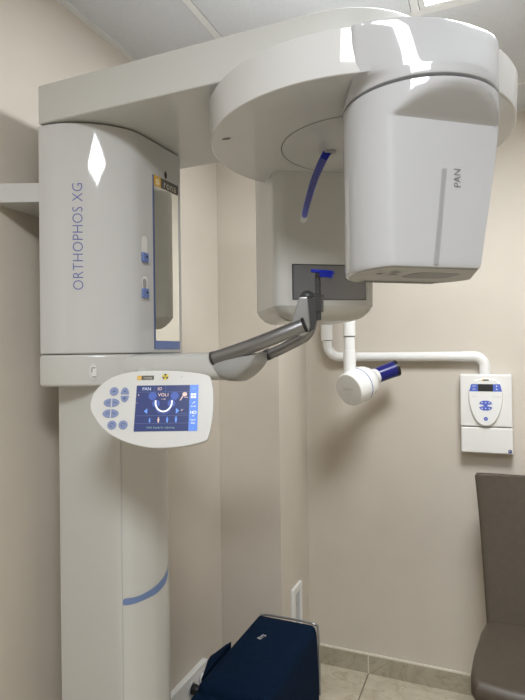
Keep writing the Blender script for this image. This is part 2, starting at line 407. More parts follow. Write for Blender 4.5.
# stub: sections along x, rounded below
def stub_ring(x, yc, hw, zt, zb, skew=0.0, n=24):
    r = []
    for i in range(n):
        a = 2 * pi * i / n; cy, cz = cos(a), sin(a)
        y = yc + hw * math.copysign(abs(cy) ** 0.55, cy)
        zm = (zt + zb) / 2; hz = (zt - zb) / 2
        z = zm + hz * math.copysign(abs(cz) ** (0.35 if cz > 0 else 0.8), cz)
        r.append(Vector((x + skew * (zt - z) / (zt - zb), y, z)))
    return r
b = MB(); b.loft([stub_ring(-0.86, 1.205, 0.115, 1.5055, 1.429), stub_ring(-0.79, 1.205, 0.100, 1.5055, 1.4315, 0.002), stub_ring(-0.72, 1.210, 0.080, 1.5060, 1.435, 0.012), stub_ring(-0.665, 1.215, 0.066, 1.5065, 1.4365, 0.026), stub_ring(-0.634, 1.219, 0.060, 1.5070, 1.4365, 0.034)])
stub = b.build('arm_stub', M['shell_warm'], block)
b = MB(); b.loft([stub_ring(-0.634, 1.219, 0.058, 1.505, 1.4365, 0.034), stub_ring(-0.605, 1.219, 0.060, 1.498, 1.4340, 0.020), stub_ring(-0.575, 1.219, 0.061, 1.498, 1.4335, 0.008),
                  stub_ring(-0.556, 1.219, 0.060, 1.500, 1.4395, 0.0), stub_ring(-0.534, 1.219, 0.057, 1.502, 1.451, -0.006), stub_ring(-0.519, 1.219, 0.052, 1.504, 1.466, -0.006), stub_ring(-0.512, 1.219, 0.045, 1.504, 1.482, -0.003)])
b.build('arm_shell', M['shellgrey'], machine, 'pale grey rounded shell holding the two handle tubes')
# handle tubes
fp = catmull([(-0.621, 1.170, 1.4905), (-0.56, 1.170, 1.5075), (-0.497, 1.171, 1.5270), (-0.44, 1.182, 1.5485), (-0.394, 1.196, 1.567)], 6)
rp = catmull([(-0.550, 1.270, 1.489), (-0.494, 1.263, 1.506), (-0.455, 1.262, 1.523), (-0.419, 1.258, 1.5395), (-0.401, 1.252, 1.5555), (-0.391, 1.244, 1.583), (-0.386, 1.234, 1.632)], 6)
b = MB(); b.tube(fp, 0.0172, 28); h1 = b.build('handle_tube', M['tubegrey'], machine)
b = MB(); b.tube([fp[0] - (fp[1] - fp[0]) * 0.1, fp[0] + (fp[1] - fp[0]) * 0.5], 0.0182, 28); b.build('tube_collar', M['darkgrey'], h1)
b = MB(); b.tube([fp[-2] + (fp[-1] - fp[-2]) * 0.55, fp[-1] + Vector((0.003, 0, 0.001))], 0.0186, 28); b.build('tube_end_ring', M['black'], h1)
b = MB(); b.tube(rp, 0.0132, 24); h2 = b.build('handle_tube', M['tubegrey'], machine)
b = MB(); b.tube([rp[3], rp[3] + (rp[8] - rp[3]) * 0.3], 0.0148, 24); b.build('tube_collar', M['darkgrey'], h2)
# upright with silver cheek and dark cap
uf = Frame((-0.405, 1.20, 1.55), (cos(radians(20)), sin(radians(20)), 0), (0, 0, 1))
b = MB(); b.prism([(-0.024, 0.020), (-0.020, 0.000), (0.000, -0.012), (0.016, -0.004), (0.021, 0.012), (0.017, 0.082), (-0.004, 0.082), (-0.014, 0.050)], -0.028, 0.014, uf, 0.004, 3); up_ = b.build('upright', M['silver'], machine, 'silver tapered upright at the end of the handles')
b = MB(); b.prism([(0.016, -0.002), (0.030, 0.006), (0.037, 0.026), (0.036, 0.082), (0.015, 0.082)], -0.030, 0.006, uf, 0.003); b.build('upright_back', M['darkgrey'], up_)
b = MB(); b.lathe((-0.3935, 1.213, 1.6295), (0, 0, 1), [(0, 0.0), (0, 0.0185), (0.005, 0.019), (0.010, 0.0175), (0.015, 0.0125), (0.0185, 0.006), (0.0195, 0.0)], 32); cap = b.build('upright_cap', M['darkgrey'], machine)
b = MB(); b.box((-0.395, 1.205, 1.6300), (-0.356, 1.228, 1.6370), 0.003); b.build('cap_bridge', M['darkgrey'], cap)
# bite rod
rx, ry = -0.3675, 1.2165
b = MB(); b.box((rx - 0.0105, ry - 0.0105, 1.596), (rx + 0.0105, ry + 0.0105, 1.638), 0.003); bh = b.build('bite_holder', M['darkgrey'], machine)
b = MB(); b.tube(catmull([(rx, ry, 1.577), (rx, ry, 1.62), (rx, ry, 1.662), (rx - 0.001, ry - 0.001, 1.678), (rx + 0.006, ry - 0.004, 1.686), (rx + 0.014, ry - 0.007, 1.687)], 6), 0.0068, 16); b.build('bite_rod', M['darkgrey'], bh)
bf = Frame((rx + 0.012, ry - 0.008, 1.6865), (0.92, 0.38, -0.10), (-0.38, 0.92, 0.05))
b = MB(); b.prism([(-0.026, -0.010), (-0.012, -0.013), (0.006, -0.012), (0.020, -0.010), (0.029, -0.003), (0.029, 0.003), (0.020, 0.010), (0.006, 0.012), (-0.012, 0.010), (-0.026, 0.006)], -0.002, 0.0060, bf, 0.002)
b.prism([(-0.006, -0.012), (0.024, -0.009), (0.028, 0.0), (0.024, 0.009), (-0.006, 0.012)], -0.011, -0.0005, bf, 0.003)
b.build('bite_block', M['hotblue'], machine, 'small royal blue bite piece on the thin rod')

# overhead beam with rounded end
BY, BR = 1.2185, 0.2115
pl = [(XB, BY - BR), (-0.306, BY - BR)] + [(-0.306 + BR * sin(a), BY - BR * cos(a)) for a in [pi * i / 40 for i in range(1, 40)]] + [(-0.306, BY + BR), (XB, BY + BR)]
b = MB(); b.prism(pl, 2.068, 2.162, bev=0.004, seg=3); b.build('overhead_beam', M['shell_warm'], machine)
# rotating disc
DX, DY = -0.2725, 1.2185
b = MB(); b.lathe((DX, DY, 0), (0, 0, 1), [(1.968, 0.0), (1.968, 0.3255), (1.9690, 0.3285), (1.9712, 0.3300), (2.0440, 0.3335), (2.0455, 0.3327), (2.046, 0.331), (2.046, 0.0)], 160); disc = b.build('rotating_disc', M['shell'], machine)
b = MB(); b.lathe((DX, DY, 0), (0, 0, 1), [(2.045, 0.12), (2.0685, 0.12)], 48); b.build('pivot_hub', M['groove'], disc)
def ring(mb, r0, r1, z, cx=DX, cy=DY, n=96):
    mb.loft([[Vector((cx + r * cos(2 * pi * i / n), cy + r * sin(2 * pi * i / n), z)) for i in range(n)] for r in (r0, r1)], (False, False))
b = MB(); ring(b, 0.1695, 0.1720, 1.9676); b.build('outer_ring', M['groove'], disc)
b = MB(); ring(b, 0.1440, 0.1450, 1.9676); b.build('inner_ring', M['shellgrey'], disc)
df = Frame((DX, DY, 1.9675), (1, 0, 0), (0, 1, 0))
b = MB(); b.disc(-0.247, -0.166, 0.011, 0.0055, 0, df, 20); b.build('latch_slit', M['greyletter'], disc)
# sensor carrier (drum + body) hanging from the near side of the disc
SX, SY, A = -0.117, 1.041, radians(38)
tv = Vector((cos(A), sin(A))); nv = Vector((sin(A), -cos(A)))
def sp(t, n, z): q = Vector((SX, SY)) + tv * t + nv * n; return Vector((q.x, q.y, z))
b_ci = [(SX + 0.139 * cos(radians(a)), SY + 0.139 * sin(radians(a))) for a in (182, 205, 228, 250, 268, 279, 290, 301, 313, 325, 336, 350, 365, 380)]
b_lo = [(-0.2080, 0.930), (-0.2045, 0.9010), (-0.180, 0.9000), (-0.152, 0.9010)] + b_ci[4:]
b_hi = [(-0.2080, 0.915), (-0.2045, 0.8880), (-0.180, 0.8875), (-0.152, 0.8910), (-0.122, 0.8985), (-0.095, 0.9100), (-0.069, 0.9250), (-0.045, 0.9440), (-0.024, 0.9635), (-0.0065, 0.984), (0.008, 1.003), (0.0185, 1.026), (0.024, 1.055), (0.025, 1.10)]
b_ci, b_lo, b_hi = [[(p.x, p.y) for p in catmull([(*q, 0) for q in L_], 4)] for L_ in (b_ci, b_lo, b_hi)]
tail = [(0.02, 1.15), (-0.10, 1.20), (-0.20, 1.05)]
def band_ring(a_, c_, k, z, d=0.0):
    o = [((1 - k) * a[0] + k * c[0], (1 - k) * a[1] + k * c[1]) for a, c in zip(a_, c_)] + tail
    return [Vector((x + (SX - x) * d / 0.14, y + (SY - y) * d / 0.14, z)) for x, y in o]
b = MB(); b.loft([band_ring(b_ci, b_lo, 0, 1.9485, 0.0025), band_ring(b_ci, b_lo, 0, 1.9495, 0.0006), band_ring(b_ci, b_lo, 0, 1.951), band_ring(b_ci, b_lo, 0.15, 1.9545), band_ring(b_ci, b_lo, 0.45, 1.959), band_ring(b_ci, b_lo, 0.8, 1.964)]
    + [band_ring(b_lo, b_hi, k, 1.969 + 0.0755 * k) for k in (0, 0.2, 0.4, 0.6, 0.8, 0.95)] + [band_ring(b_lo, b_hi, 1, 2.0450, 0.0010), band_ring(b_lo, b_hi, 1, 2.0460, 0.0030)])
drum = b.build('sensor_band', M['shell_cool_dimmed'], machine)
def smin(a, c, k=0.006):
    d = (c - a) / k
    return c - k * (math.log1p(math.exp(-abs(d))) + max(d, 0)) if abs(d) < 40 else min(a, c)
def body_ring(z, R=0.1385, inset=0.0):
    u = max(0.0, min(1.0, (1.935 - z) / (1.935 - 1.642)))
    if z >= 1.940: Sf = 9
    elif z > 1.893: Sf = 0.0895 + (z - 1.893) / 0.047 * 0.056
    else: Sf = 0.0895 - 0.001 * u
    out = []
    for i in range(120):
        a = 2 * pi * i / 120; t, n = (R - inset) * cos(a), (R - inset) * sin(a)
        n = smin(n, Sf - inset, 0.0022) if Sf < 1 else n
        n = max(n, -0.108 + inset)
        if t > 0: t = smin(t, 0.1445 - 0.59 * (n + 0.05) + (1 - u) * 0.052 - inset, 0.0022)
        out.append(sp(t, n, z))
    return out
b = MB()
zs = [1.943, 1.941, 1.939, 1.933, 1.925, 1.917, 1.909, 1.902, 1.898, 1.8945, 1.892, 1.888, 1.87, 1.83, 1.78, 1.73, 1.69, 1.665, 1.655]
b.loft([body_ring(1.9436, 0.1385, 0.003)] + [body_ring(z) for z in zs] + [body_ring(1.648, 0.1385, 0.0003), body_ring(1.644, 0.1385, 0.0016), body_ring(1.642, 0.1385, 0.0045)], (True, True))
sensor = b.build('sensor_housing', M['shell_cool_dimmed'], machine, sharp=35)
b = MB(); b.prism(circle(SX, SY, 0.127, 72), 1.940, 1.952); b.build('sensor_gap', M['groove'], sensor)
sf = Frame(sp(0, 0.0895, 1.642), (tv.x, tv.y, 0), (0, 0, 1), (nv.x, nv.y, 0))
b = MB(); b.text('PAN', 0.0200, 0.0195, 0.1545, 0.0006, sf, rot=radians(90), sx=0.85, bold=-0.0003); b.build('lettering', M['greyletter'], sensor)
b = MB()
for i in range(56):
    v = 0.006 + i * 0.00292
    b.flat([(-0.0290 + i * 0.00034, v), (-0.0200 + i * 0.00034, v), (-0.0200 + i * 0.00034, v + 0.0022), (-0.0290 + i * 0.00034, v + 0.0022)], 0.0005, sf)
b.build('light_scale', M['scale'], sensor)
# underside: tray, holes, perforated rim
bfm = Frame(sp(0, 0, 1.642), (tv.x, tv.y, 0), (nv.x, nv.y, 0), (0, 0, -1))
b = MB(); b.face([b.bm.verts.new(Vector((p.x, p.y, 1.6417))) for p in body_ring(1.642, 0.1385, 0.006)]); b.build('underside_plate', M['panel_matte'], sensor)
b = MB(); b.prism(rrect(-0.030, -0.030, 0.066, 0.040, 0.02), 0.0, 0.0009, bfm); b.build('underside_recess', M['recess'], sensor)
b = MB()
for u_, v_, ru in ((-0.070, 0.035, 0.010), (-0.060, 0.008, 0.008), (-0.090, 0.010, 0.006)): b.disc(u_, v_, ru, 0.006, 0.0012, bfm, 16)
b.build('underside_hole', M['recess'], sensor)
b = MB()
for i in range(38):
    for j in range(2):
        u_ = -0.090 + i * 0.0048
        if u_ > 0.085 or u_ < -0.078: continue
        b.flat([(u_, -0.100 + j * 0.014), (u_ + 0.0032, -0.100 + j * 0.014), (u_ + 0.0032, -0.089 + j * 0.014), (u_, -0.089 + j * 0.014)], 0.0012, bfm)
b.build('vent_grille', M['groove'], sensor)
# tube head hanging from the far side of the disc
A2 = radians(34); t2 = Vector((cos(A2), sin(A2))); n2 = Vector((sin(A2), -cos(A2)))
def tp2(t, s): return (DX + t2.x * t + n2.x * s, DY + t2.y * t + n2.y * s)
def tube_plan(ins=0.0):
    i = ins
    o = [(-0.1515 + i, -0.216 - i * 0.3), (-0.1535 + i, -0.30), (-0.156 + i, -0.40)]
    o += [(-0.156 + 0.035 * (1 - cos(a)) + i, -0.415 - 0.035 * sin(a) + i * sin(a)) for a in [radians(15 * k) for k in range(1, 7)]]
    o += [(0.118 - 0.035 * (1 - sin(a)) - i, -0.415 - 0.035 * cos(a) + i * cos(a)) for a in [radians(15 * k) for k in range(0, 6)]]
    o += [(0.118 - i, -0.40), (0.118 - i, -0.205 - i), (0.115 - i, -0.192 - i), (0.105 - i, -0.183 - i), (0.094 - i, -0.180 - i)]
    o += [(-0.118 + i, -0.180 - i), (-0.131 + i, -0.183 - i), (-0.1415 + i, -0.190 - i), (-0.149 + i, -0.202 - i)]
    return [tp2(t, s) for t, s in o]
b = MB()
r0 = tube_plan()
b.loft([[Vector((x, y, z)) for x, y in tube_plan(i)] for i, z in ((0.052, 1.586), (0.040, 1.5870), (0.022, 1.5950), (0.0075, 1.6100), (0.002, 1.6215), (0.0, 1.6235), (0.0, 2.020), (0.003, 2.030), (0.008, 2.034))])
thead = b.build('tube_head', M['shell_warm'], machine, sharp=35)
twf = Frame((*tp2(0, -0.180), 0), (t2.x, t2.y, 0), (0, 0, 1), (n2.x, n2.y, 0))
b = MB(); b.flat([(-0.109, 1.638), (0.0905, 1.638), (0.0905, 1.730), (-0.109, 1.730)], 0.0005, twf); w_ = b.build('window_rim', M['windowrim'], thead)
b = MB(); b.flat([(-0.1055, 1.640), (0.089, 1.640), (0.089, 1.7275), (-0.1055, 1.7275)], 0.0009, twf); b.build('beam_window', M['window'], thead, 'dark grey rectangular beam window')
# temple support, in a clear sleeve
tpth = catmull([(-0.336, 1.216, 1.972), (-0.350, 1.211, 1.948), (-0.367, 1.203, 1.906), (-0.378, 1.199, 1.871), (-0.387, 1.195, 1.837), (-0.3915, 1.1935, 1.815)], 6)
def strap(mb, path, wd, th, grow=0):
    rings = []
    ax = Vector((0.90, 0.42, 0))
    for i, p in enumerate(path):
        d = (path[min(i + 1, len(path) - 1)] - path[max(i - 1, 0)]).normalized()
        x = (ax - d * ax.dot(d)).normalized(); y = d.cross(x)
        k = i / (len(path) - 1); w = (wd[0] + (wd[1] - wd[0]) * k) / 2
        if i == len(path) - 1: w *= 0.6
        rings.append([p + x * w * math.copysign(abs(cos(a)) ** 0.6, cos(a)) + y * th / 2 * math.copysign(abs(sin(a)) ** 0.6, sin(a)) for a in [2 * pi * j / 16 for j in range(16)]])
    mb.loft(rings)
b = MB(); strap(b, tpth, (0.0195, 0.0125), 0.008); ts = b.build('temple_support', M['hotblue'], machine, 'royal blue curved temple support hanging from the disc')
sp2 = tpth[6:] + [tpth[-1] + (tpth[-1] - tpth[-7]).normalized() * 0.006, tpth[-1] + (tpth[-1] - tpth[-7]).normalized() * 0.012]
b = MB(); strap(b, sp2, (0.0225, 0.0170), 0.011); b.build('clear_sleeve', M['sleeve'], ts)
b = MB(); b.lathe((-0.334, 1.217, 1.9675), (0, 0, -1), [(-0.001, 0.0), (-0.001, 0.014), (0.004, 0.014), (0.005, 0.011), (0.005, 0.0)], 24); b.build('support_socket', M['shellgrey'], ts)
# wall bracket behind the carriage
b = MB(); b.prism([(-1.1245, 0.962), (-1.0085, 1.0105), (-1.0085, 1.40), (-1.1245, 1.44)], 1.879, 1.926, bev=0.002); b.build('wall_bracket', M['shell'], machine, 'white bracket tying the machine to the wall')
b = MB(); b.box((-1.12, 1.08, 0.30), (-1.0085, 1.30, 0.345), 0.003); b.build('lower_bracket', M['shell_warm'], machine)

# control panel
psi, th = radians(22), radians(19)
U = Vector((cos(psi), sin(psi), 0)); Wv = Vector((-sin(psi), cos(psi), 0)); V = Vector((0, 0, 1)) * cos(th) + Wv * sin(th)
pf = Frame((-0.6453, 0.9449, 1.390), U, V)
ol = [(-129.7, 12.2), (-125.6, 33.5), (-112.5, 51.7), (-92.8, 66.8), (-68.2, 76.8), (-38.8, 81.7), (-5.0, 83.0), (43.9, 81.9), (86.4, 77.4), (109.7, 72.7), (118.3, 67.3), (123.9, 51.9), (127.1, 28.2), (127.3, -7.9), (123.9, -36.9), (119.3, -57.3), (114.4, -66.4), (93.4, -73.2), (61.3, -78.9), (21.0, -81.1), (-9.5, -78.6), (-44.5, -69.7), (-76.1, -56.1), (-102.4, -36.3), (-118.8, -15.4), (-127.5, -0.6)]
ol = [(x / 1000, y / 1000) for x, y in ol]
sm = catmull([(*p, 0) for p in ol + [ol[0]]], 3)[:-1]; ol2 = [(p.x, p.y) for p in sm][::-1]
b = MB()
b.loft([[pf(x * k, y * k, w) for x, y in ol2] for k, w in ((0.90, -0.034), (0.955, -0.030), (0.985, -0.018), (1.0, -0.006), (1.0, -0.002), (0.992, 0.0004), (0.975, 0.0012))])
panel = b.build('control_panel', M['panel'], machine, 'white oval control panel with buttons and lit screen')
b = MB(); q0 = pf(-0.02, 0.0, -0.028); b.tube([q0, q0 + Vector((-0.03, 0.06, 0.01)), Vector((-0.79, 1.12, 1.455))], 0.022, 20); b.build('panel_arm', M['shell_warm'], machine)
b = MB(); Z0 = 0.0016
def quad(x0, y0, x1, y1, w): b.flat([(x0 / 1000, y0 / 1000), (x1 / 1000, y0 / 1000), (x1 / 1000, y1 / 1000), (x0 / 1000, y1 / 1000)], w, pf)
def txt(body, size, x, y, w=Z0 + 0.0008, **k): b.text(body, size / 1000, x / 1000, y / 1000, w, pf, **k)
b.mi = 0; quad(-34.5, -47, 95.2, 50, Z0)
b.mi = 1; quad(77, -47, 95.2, 50, Z0 + 0.0004)
b.mi = 4
for y in (35, -15, -31): quad(-34.5, y, 77, y + 1.0, Z0 + 0.0004)
quad(2.5, 35, 3.5, 48, Z0 + 0.0004); quad(26, 35, 27, 48, Z0 + 0.0004); quad(53, -11, 75, -10, Z0 + 0.0004)
b.mi = 2; txt('PAN', 9.5, -13, 42); b.mi = 5; txt('3D', 8.5, 14, 42); txt('VOL1', 9.5, 23, 29, bold=0.0001); txt('11x8', 4.5, 23, 20)
txt('R', 5.5, -29, 29); txt('L', 4.5, -31, 13)
b.mi = 6
for x, y, r in ((0, 27, 8.5), (46, 27, 8.5), (8, 11, 8), (40, 11, 8)): b.disc(x / 1000, y / 1000, r / 1000, r / 1000, Z0 + 0.0004, pf, 20)
arch = [((24 + 17 * sin(a)) / 1000, (14 - 20 * cos(a)) / 1000) for a in [radians(-100 + 200 * i / 24) for i in range(25)]]
b.line([((24 + 17.5 * sin(a)) / 1000, (9 - 20 * cos(a)) / 1000) for a in [radians(-60 + 120 * i / 16) for i in range(17)]], 0.0016, Z0 + 0.0005, pf)
b.mi = 8; b.line(arch, 0.0032, Z0 + 0.0008, pf)
b.mi = 3
for p in ([(-16, -5), (-9, 1), (-9, -11)], [(57, -5), (50, 1), (50, -11)]): b.flat([(x / 1000, y / 1000) for x, y in p], Z0 + 0.0008, pf)
def figure(x, h):
    b.disc(x / 1000, (-29 + h) / 1000, h * 0.0001 * 1.3, h * 0.00013, Z0 + 0.0008, pf, 12)
    b.flat([((x + dx * h) / 1000, (-29 + dy * h) / 1000) for dx, dy in ((-0.12, 0), (0.12, 0), (0.16, 0.45), (0.22, 0.8), (-0.22, 0.8), (-0.16, 0.45))], Z0 + 0.0008, pf)
for x, h in ((-3, 8.5), (33, 10.5), (51, 11.5)): figure(x, h)
b.mi = 5; figure(15, 10)
b.disc(0.067, 0.030, 0.005, 0.0045, Z0 + 0.0008, pf, 14); b.line([(0.064, 0.027), (0.058, 0.017)], 0.0022, Z0 + 0.0008, pf); b.line([(0.066, 0.024), (0.074, 0.023)], 0.0012, Z0 + 0.0008, pf)
txt('0°', 6, 63, -4)
b.mi = 7; txt('PAN: Ready for adjusting', 5.6, 20, -39.5)
b.mi = 8
for x in (81.2, 87.0):
    for y in (21.5, 27.2): quad(x - 1.2, y, x + 3.6, y + 4.4, Z0 + 0.0008)
txt('HD', 9, 86, -9, bold=0.0001); txt('on', 5, 86, -15.5); txt('Low', 5.5, 86, 4.5); txt('Start', 5.5, 86, -24); txt('bite', 5.5, 86, -30.5); b.line([(0.084, 0.010), (0.089, 0.014)], 0.0012, Z0 + 0.0008, pf)
b.mi = 3; b.flat([(x / 1000, y / 1000) for x, y in ((81, 44), (91, 44), (86, 38.5))], Z0 + 0.0008, pf); b.flat([(x / 1000, y / 1000) for x, y in ((83, -41), (89, -41), (86, -44))], Z0 + 0.0008, pf)
b.build('screen', SCR, panel, recalc=False)
def button(shape, mark):
    global b
    b = MB(); b.prism([(x / 1000, y / 1000) for x, y in shape], 0.0010, 0.0026, pf, 0.0005, 2)
    b.mi = 1; mark(); b.build('button', [M['button'], M['buttonink']], panel)
def circ(x, y, r, n=24): return [(x + r * cos(2 * pi * i / n), y + r * sin(2 * pi * i / n)) for i in range(n)]
def half(x, y, rx, ry, a0, n=14): return [(x + rx * cos(a0 + pi * i / n), y + ry * sin(a0 + pi * i / n)) for i in range(n + 1)]
W2 = 0.0029
def star(): b.line([(-0.0845, 0.038), (-0.0775, 0.038)], 0.0012, W2, pf); b.line([(-0.081, 0.0345), (-0.081, 0.0415)], 0.0012, W2, pf)
button(circ(-81, 38, 9.3), star)
button(half(-58.3, 31.5, 8.8, 15, 0), lambda: b.flat([(-0.0605, 0.0365), (-0.056, 0.0365), (-0.0583, 0.041)], W2, pf))
button(half(-58.0, 28.5, 8.6, 14, pi), lambda: b.flat([(-0.0602, 0.0205), (-0.056, 0.0205), (-0.056, 0.0245), (-0.0602, 0.0245)], W2, pf))
for y in (13.9, -9.0):
    button(half(-85.6, y, 15.5, 9.0, pi / 2), lambda: b.line([(-0.094, y / 1000 - 0.002), (-0.091, y / 1000 + 0.002), (-0.088, y / 1000 - 0.001)], 0.0012, W2, pf))
    button(half(-83.4, y, 15.5, 9.0, -pi / 2), lambda: b.line([(-0.0805, y / 1000 + 0.003), (-0.0775, y / 1000 - 0.002), (-0.0745, y / 1000 + 0.001)], 0.0012, W2, pf))
for x in (-79.9, -56.9):
    button(circ(x, -33, 9.4), lambda: b.line([(x / 1000 + 0.0035 * cos(a), -0.033 + 0.0035 * sin(a)) for a in [pi * 1.6 * i / 12 for i in range(13)]], 0.0011, W2, pf))
b = MB(); quad(-34.9, 62.3, -25.5, 71.5, 0.0018); b.mi = 1; quad(-25.5, 62.3, 0.6, 71.5, 0.0018)
b.mi = 2; txt('si', 8.5, -30, 66.6, 0.0022); b.mi = 3; txt('rona', 8.5, -12.3, 66.6, 0.0022, spacing=1.1)
b.build('badge', [M['orange'], M['badgegrey'], mat('badge_letter', (0.85, 0.70, 0.35), 0.4), M['badgetext']], panel)
b = MB()
b.disc(0.0244, 0.0685, 0.0068, 0.0068, 0.0017, pf, 24)
b.mi = 1; b.disc(0.0244, 0.0685, 0.0013, 0.0013, 0.0021, pf, 12)
for k in range(3):
    a0 = radians(60 + 120 * k)
    arcp = [(0.0244 + 0.0064 * cos(a0 + radians(60) * i / 8), 0.0685 + 0.0064 * sin(a0 + radians(60) * i / 8)) for i in range(9)]
    inn = [(0.0244 + 0.0022 * cos(a0 + radians(60) * i / 8), 0.0685 + 0.0022 * sin(a0 + radians(60) * i / 8)) for i in range(8, -1, -1)]
    b.flat(arcp + inn, 0.0021, pf)
b.build('radiation_symbol', [M['yellow'], M['badgegrey']], panel)
b = MB(); b.disc(0.0593, 0.0682, 0.0022, 0.0022, 0.0017, pf, 14); b.build('indicator_dot', M['faintink'], panel)

# ------------------------------------------------------------------ intraoral x-ray unit on the wall
unit = thing('intraoral_xray_unit', (-0.02, YB, 1.07), 'small white wall-mounted x-ray unit with jointed pipe arm and blue cone', 'x-ray unit')
xf = Frame((-0.0205, 2.487, 0), (1, 0, 0), (0, 0, 1))
b = MB(); b.box((-0.1015, 1.180, -0.0597), (0.1035, 1.402, 0.0), 0.006, xf); box = b.build('control_box', M['boxwhite'], unit)
b = MB(); b.box((-0.1005, 1.067, -0.0597), (0.1045, 1.1765, -0.001), 0.006, xf); cover = b.build('box_cover', M['boxwhite'], unit)
b = MB(); b.box((-0.094, 1.171, -0.0590), (0.097, 1.186, -0.006), 0.0, xf); b.build('box_seam', M['groove'], unit)
def oval(k=1.0):
    o = []
    for i in range(48):
        a = 2 * pi * i / 48; s_ = sin(a)
        if s_ >= 0: x, y = 0.0665 * math.copysign(abs(cos(a)) ** 0.75, cos(a)), 1.322 + 0.061 * s_ ** 0.75
        else: x, y = 0.0665 * math.copysign(abs(cos(a)) ** 0.95, cos(a)), 1.322 - 0.138 * (-s_) ** 1.0
        o.append((x * k, 1.305 + (y - 1.305) * k))
    return o
b = MB(); b.loft([[xf(x, y, w) for x, y in oval(k)] for k, w in ((1.0, -0.001), (1.0, 0.009), (0.985, 0.0112), (0.96, 0.012))]); cf = b.build('control_face', M['white'], box)
b = MB()
for d in (-0.018, 0.016): pass
for pts, xk in (([(-0.0640, 1.3305), (-0.0290, 1.3305), (-0.0290, 1.3615), (-0.0560, 1.3615)], -0.045), ([(0.0295, 1.3305), (0.0640, 1.3305), (0.0575, 1.3615), (0.0295, 1.3615)], 0.044)):
    b = MB(); b.flat(pts, 0.0124, xf); b.mi = 1
    for y in (1.353, 1.340): b.flat([(xk - 0.006, y - 0.0012), (xk + 0.006, y - 0.0012), (xk + 0.006, y + 0.0012), (xk - 0.006, y + 0.0012)] if xk < 0 else circle(xk, y, 0.0028, 10), 0.0128, xf)
    b.build('key_field', [M['boxblue'], M['boxink']], box)
b = MB(); b.flat([(-0.0290, 1.3305), (0.0295, 1.3305), (0.0295, 1.3615), (-0.0290, 1.3615)], 0.0126, xf); b.build('display', M['lcd'], box)
b = MB(); b.flat([(-0.0135, 1.3745), (0.0135, 1.3745), (0.0135, 1.3815), (-0.0135, 1.3815)], 0.0124, xf); b.mi = 1; b.flat([(-0.0135, 1.3745), (-0.0075, 1.3745), (-0.0075, 1.3815), (-0.0135, 1.3815)], 0.0126, xf)
b.mi = 2; b.text('sirona', 0.0062, 0.002, 1.3782, 0.0128, xf)
b.build('badge', [M['badgegrey'], M['orange'], M['badgetext']], box)
for y, fl in ((1.2830, 1), (1.2590, -1)):
    b = MB(); b.prism([(-0.026, y - 0.004 * fl), (-0.020, y + 0.004 * fl), (-0.010, y + 0.0085 * fl), (0.010, y + 0.0085 * fl), (0.020, y + 0.004 * fl), (0.026, y - 0.004 * fl), (0.015, y - 0.0085 * fl), (-0.015, y - 0.0085 * fl)][::fl], 0.0118, 0.0135, xf)
    b.mi = 1
    for x in (-0.014, 0, 0.014): b.disc(x, y, 0.0026, 0.0026, 0.0139, xf, 10)
    b.build('key', [M['boxblue'], M['boxink']], box)
b = MB(); b.disc(0, 1.271, 0.009, 0.0038, 0.0137, xf, 16); b.build('key', M['boxblue'], box)
b = MB(); b.disc(0, 1.2150, 0.0085, 0.0085, 0.0126, xf, 20); b.mi = 1; b.disc(0, 1.2150, 0.0042, 0.0042, 0.0130, xf, 14); b.build('key', [M['boxblue'], M['button']], box)
b = MB(); b.text('kV  s', 0.010, -0.043, 1.3085, 0.0124, xf); b.build('printed_text', M['faintink'], box)
b = MB(); b.text('heliodent', 0.0085, 0.043, 1.3085, 0.0124, xf); b.build('printed_text', M['faintink'], box)
b = MB(); b.disc(-0.046, 1.371, 0.002, 0.002, 0.0124, xf, 10); b.build('indicator_light', M['faintink'], box)
b = MB(); b.line([(0.034, 1.3735), (0.046, 1.3735)], 0.002, 0.0124, xf); b.build('printed_text', M['faintink'], box)
b = MB(); b.disc(0.0915, 1.0800, 0.0078, 0.0078, 0.0002, xf, 20); b.mi = 1; b.line([(0.0875, 1.078), (0.0905, 1.0835), (0.0945, 1.0815)], 0.0018, 0.0005, xf); b.build('round_sticker', [M['buttonink'], M['boxink']], cover)
PYY, PZ, PR = 2.515, 1.479, 0.0225
def bend(cx, cz, r, a0, a1, n=10): return [(cx + r * cos(a0 + (a1 - a0) * i / n), PYY, cz + r * sin(a0 + (a1 - a0) * i / n)) for i in range(n + 1)]
b = MB(); b.tube([(-0.0215, PYY, 1.398), (-0.0215, PYY, 1.425)] + bend(-0.0665, PZ - 0.045, 0.045, 0, pi / 2) + [(-0.115, PYY, PZ)], PR, 28); b.build('wall_elbow', M['white'], unit)
b = MB(); b.tube([(-0.114, PYY, PZ), (-0.640, PYY, PZ + 0.003)], PR - 0.0012, 28); b.build('horizontal_pipe', M['white'], unit)
b = MB(); b.tube([(-0.639, PYY, PZ + 0.003), (-0.655, PYY, PZ + 0.003)] + bend(-0.656, PZ + 0.065, 0.062, -pi / 2, -pi)[0:] + [(-0.718, PYY, 1.562)], PR, 28); b.build('far_elbow', M['white'], unit)
b = MB(); b.tube([(-0.718, PYY, 1.559), (-0.718, PYY, 1.562), (-0.720, PYY, 1.563), (-0.720, PYY, 1.79)], [PR - 0.001, PR - 0.001, PR + 0.0060, PR + 0.0060], 28); rs = b.build('riser', M['white'], unit)
b = MB(); b.tube([(-0.718, PYY, 1.5595), (-0.718, PYY, 1.5640)], PR + 0.0008, 28); b.build('joint_line', M['groove'], rs)
HX, HY = -0.546, 2.25
b = MB(); b.tube(catmull([(-0.718, PYY, 1.79), (-0.715, PYY - 0.02, 1.83), (-0.66, 2.42, 1.90), (-0.59, 2.31, 1.90), (HX, HY, 1.83), (HX, HY, 1.79)], 6), 0.027, 24); b.build('spring_arm', M['white'], unit)
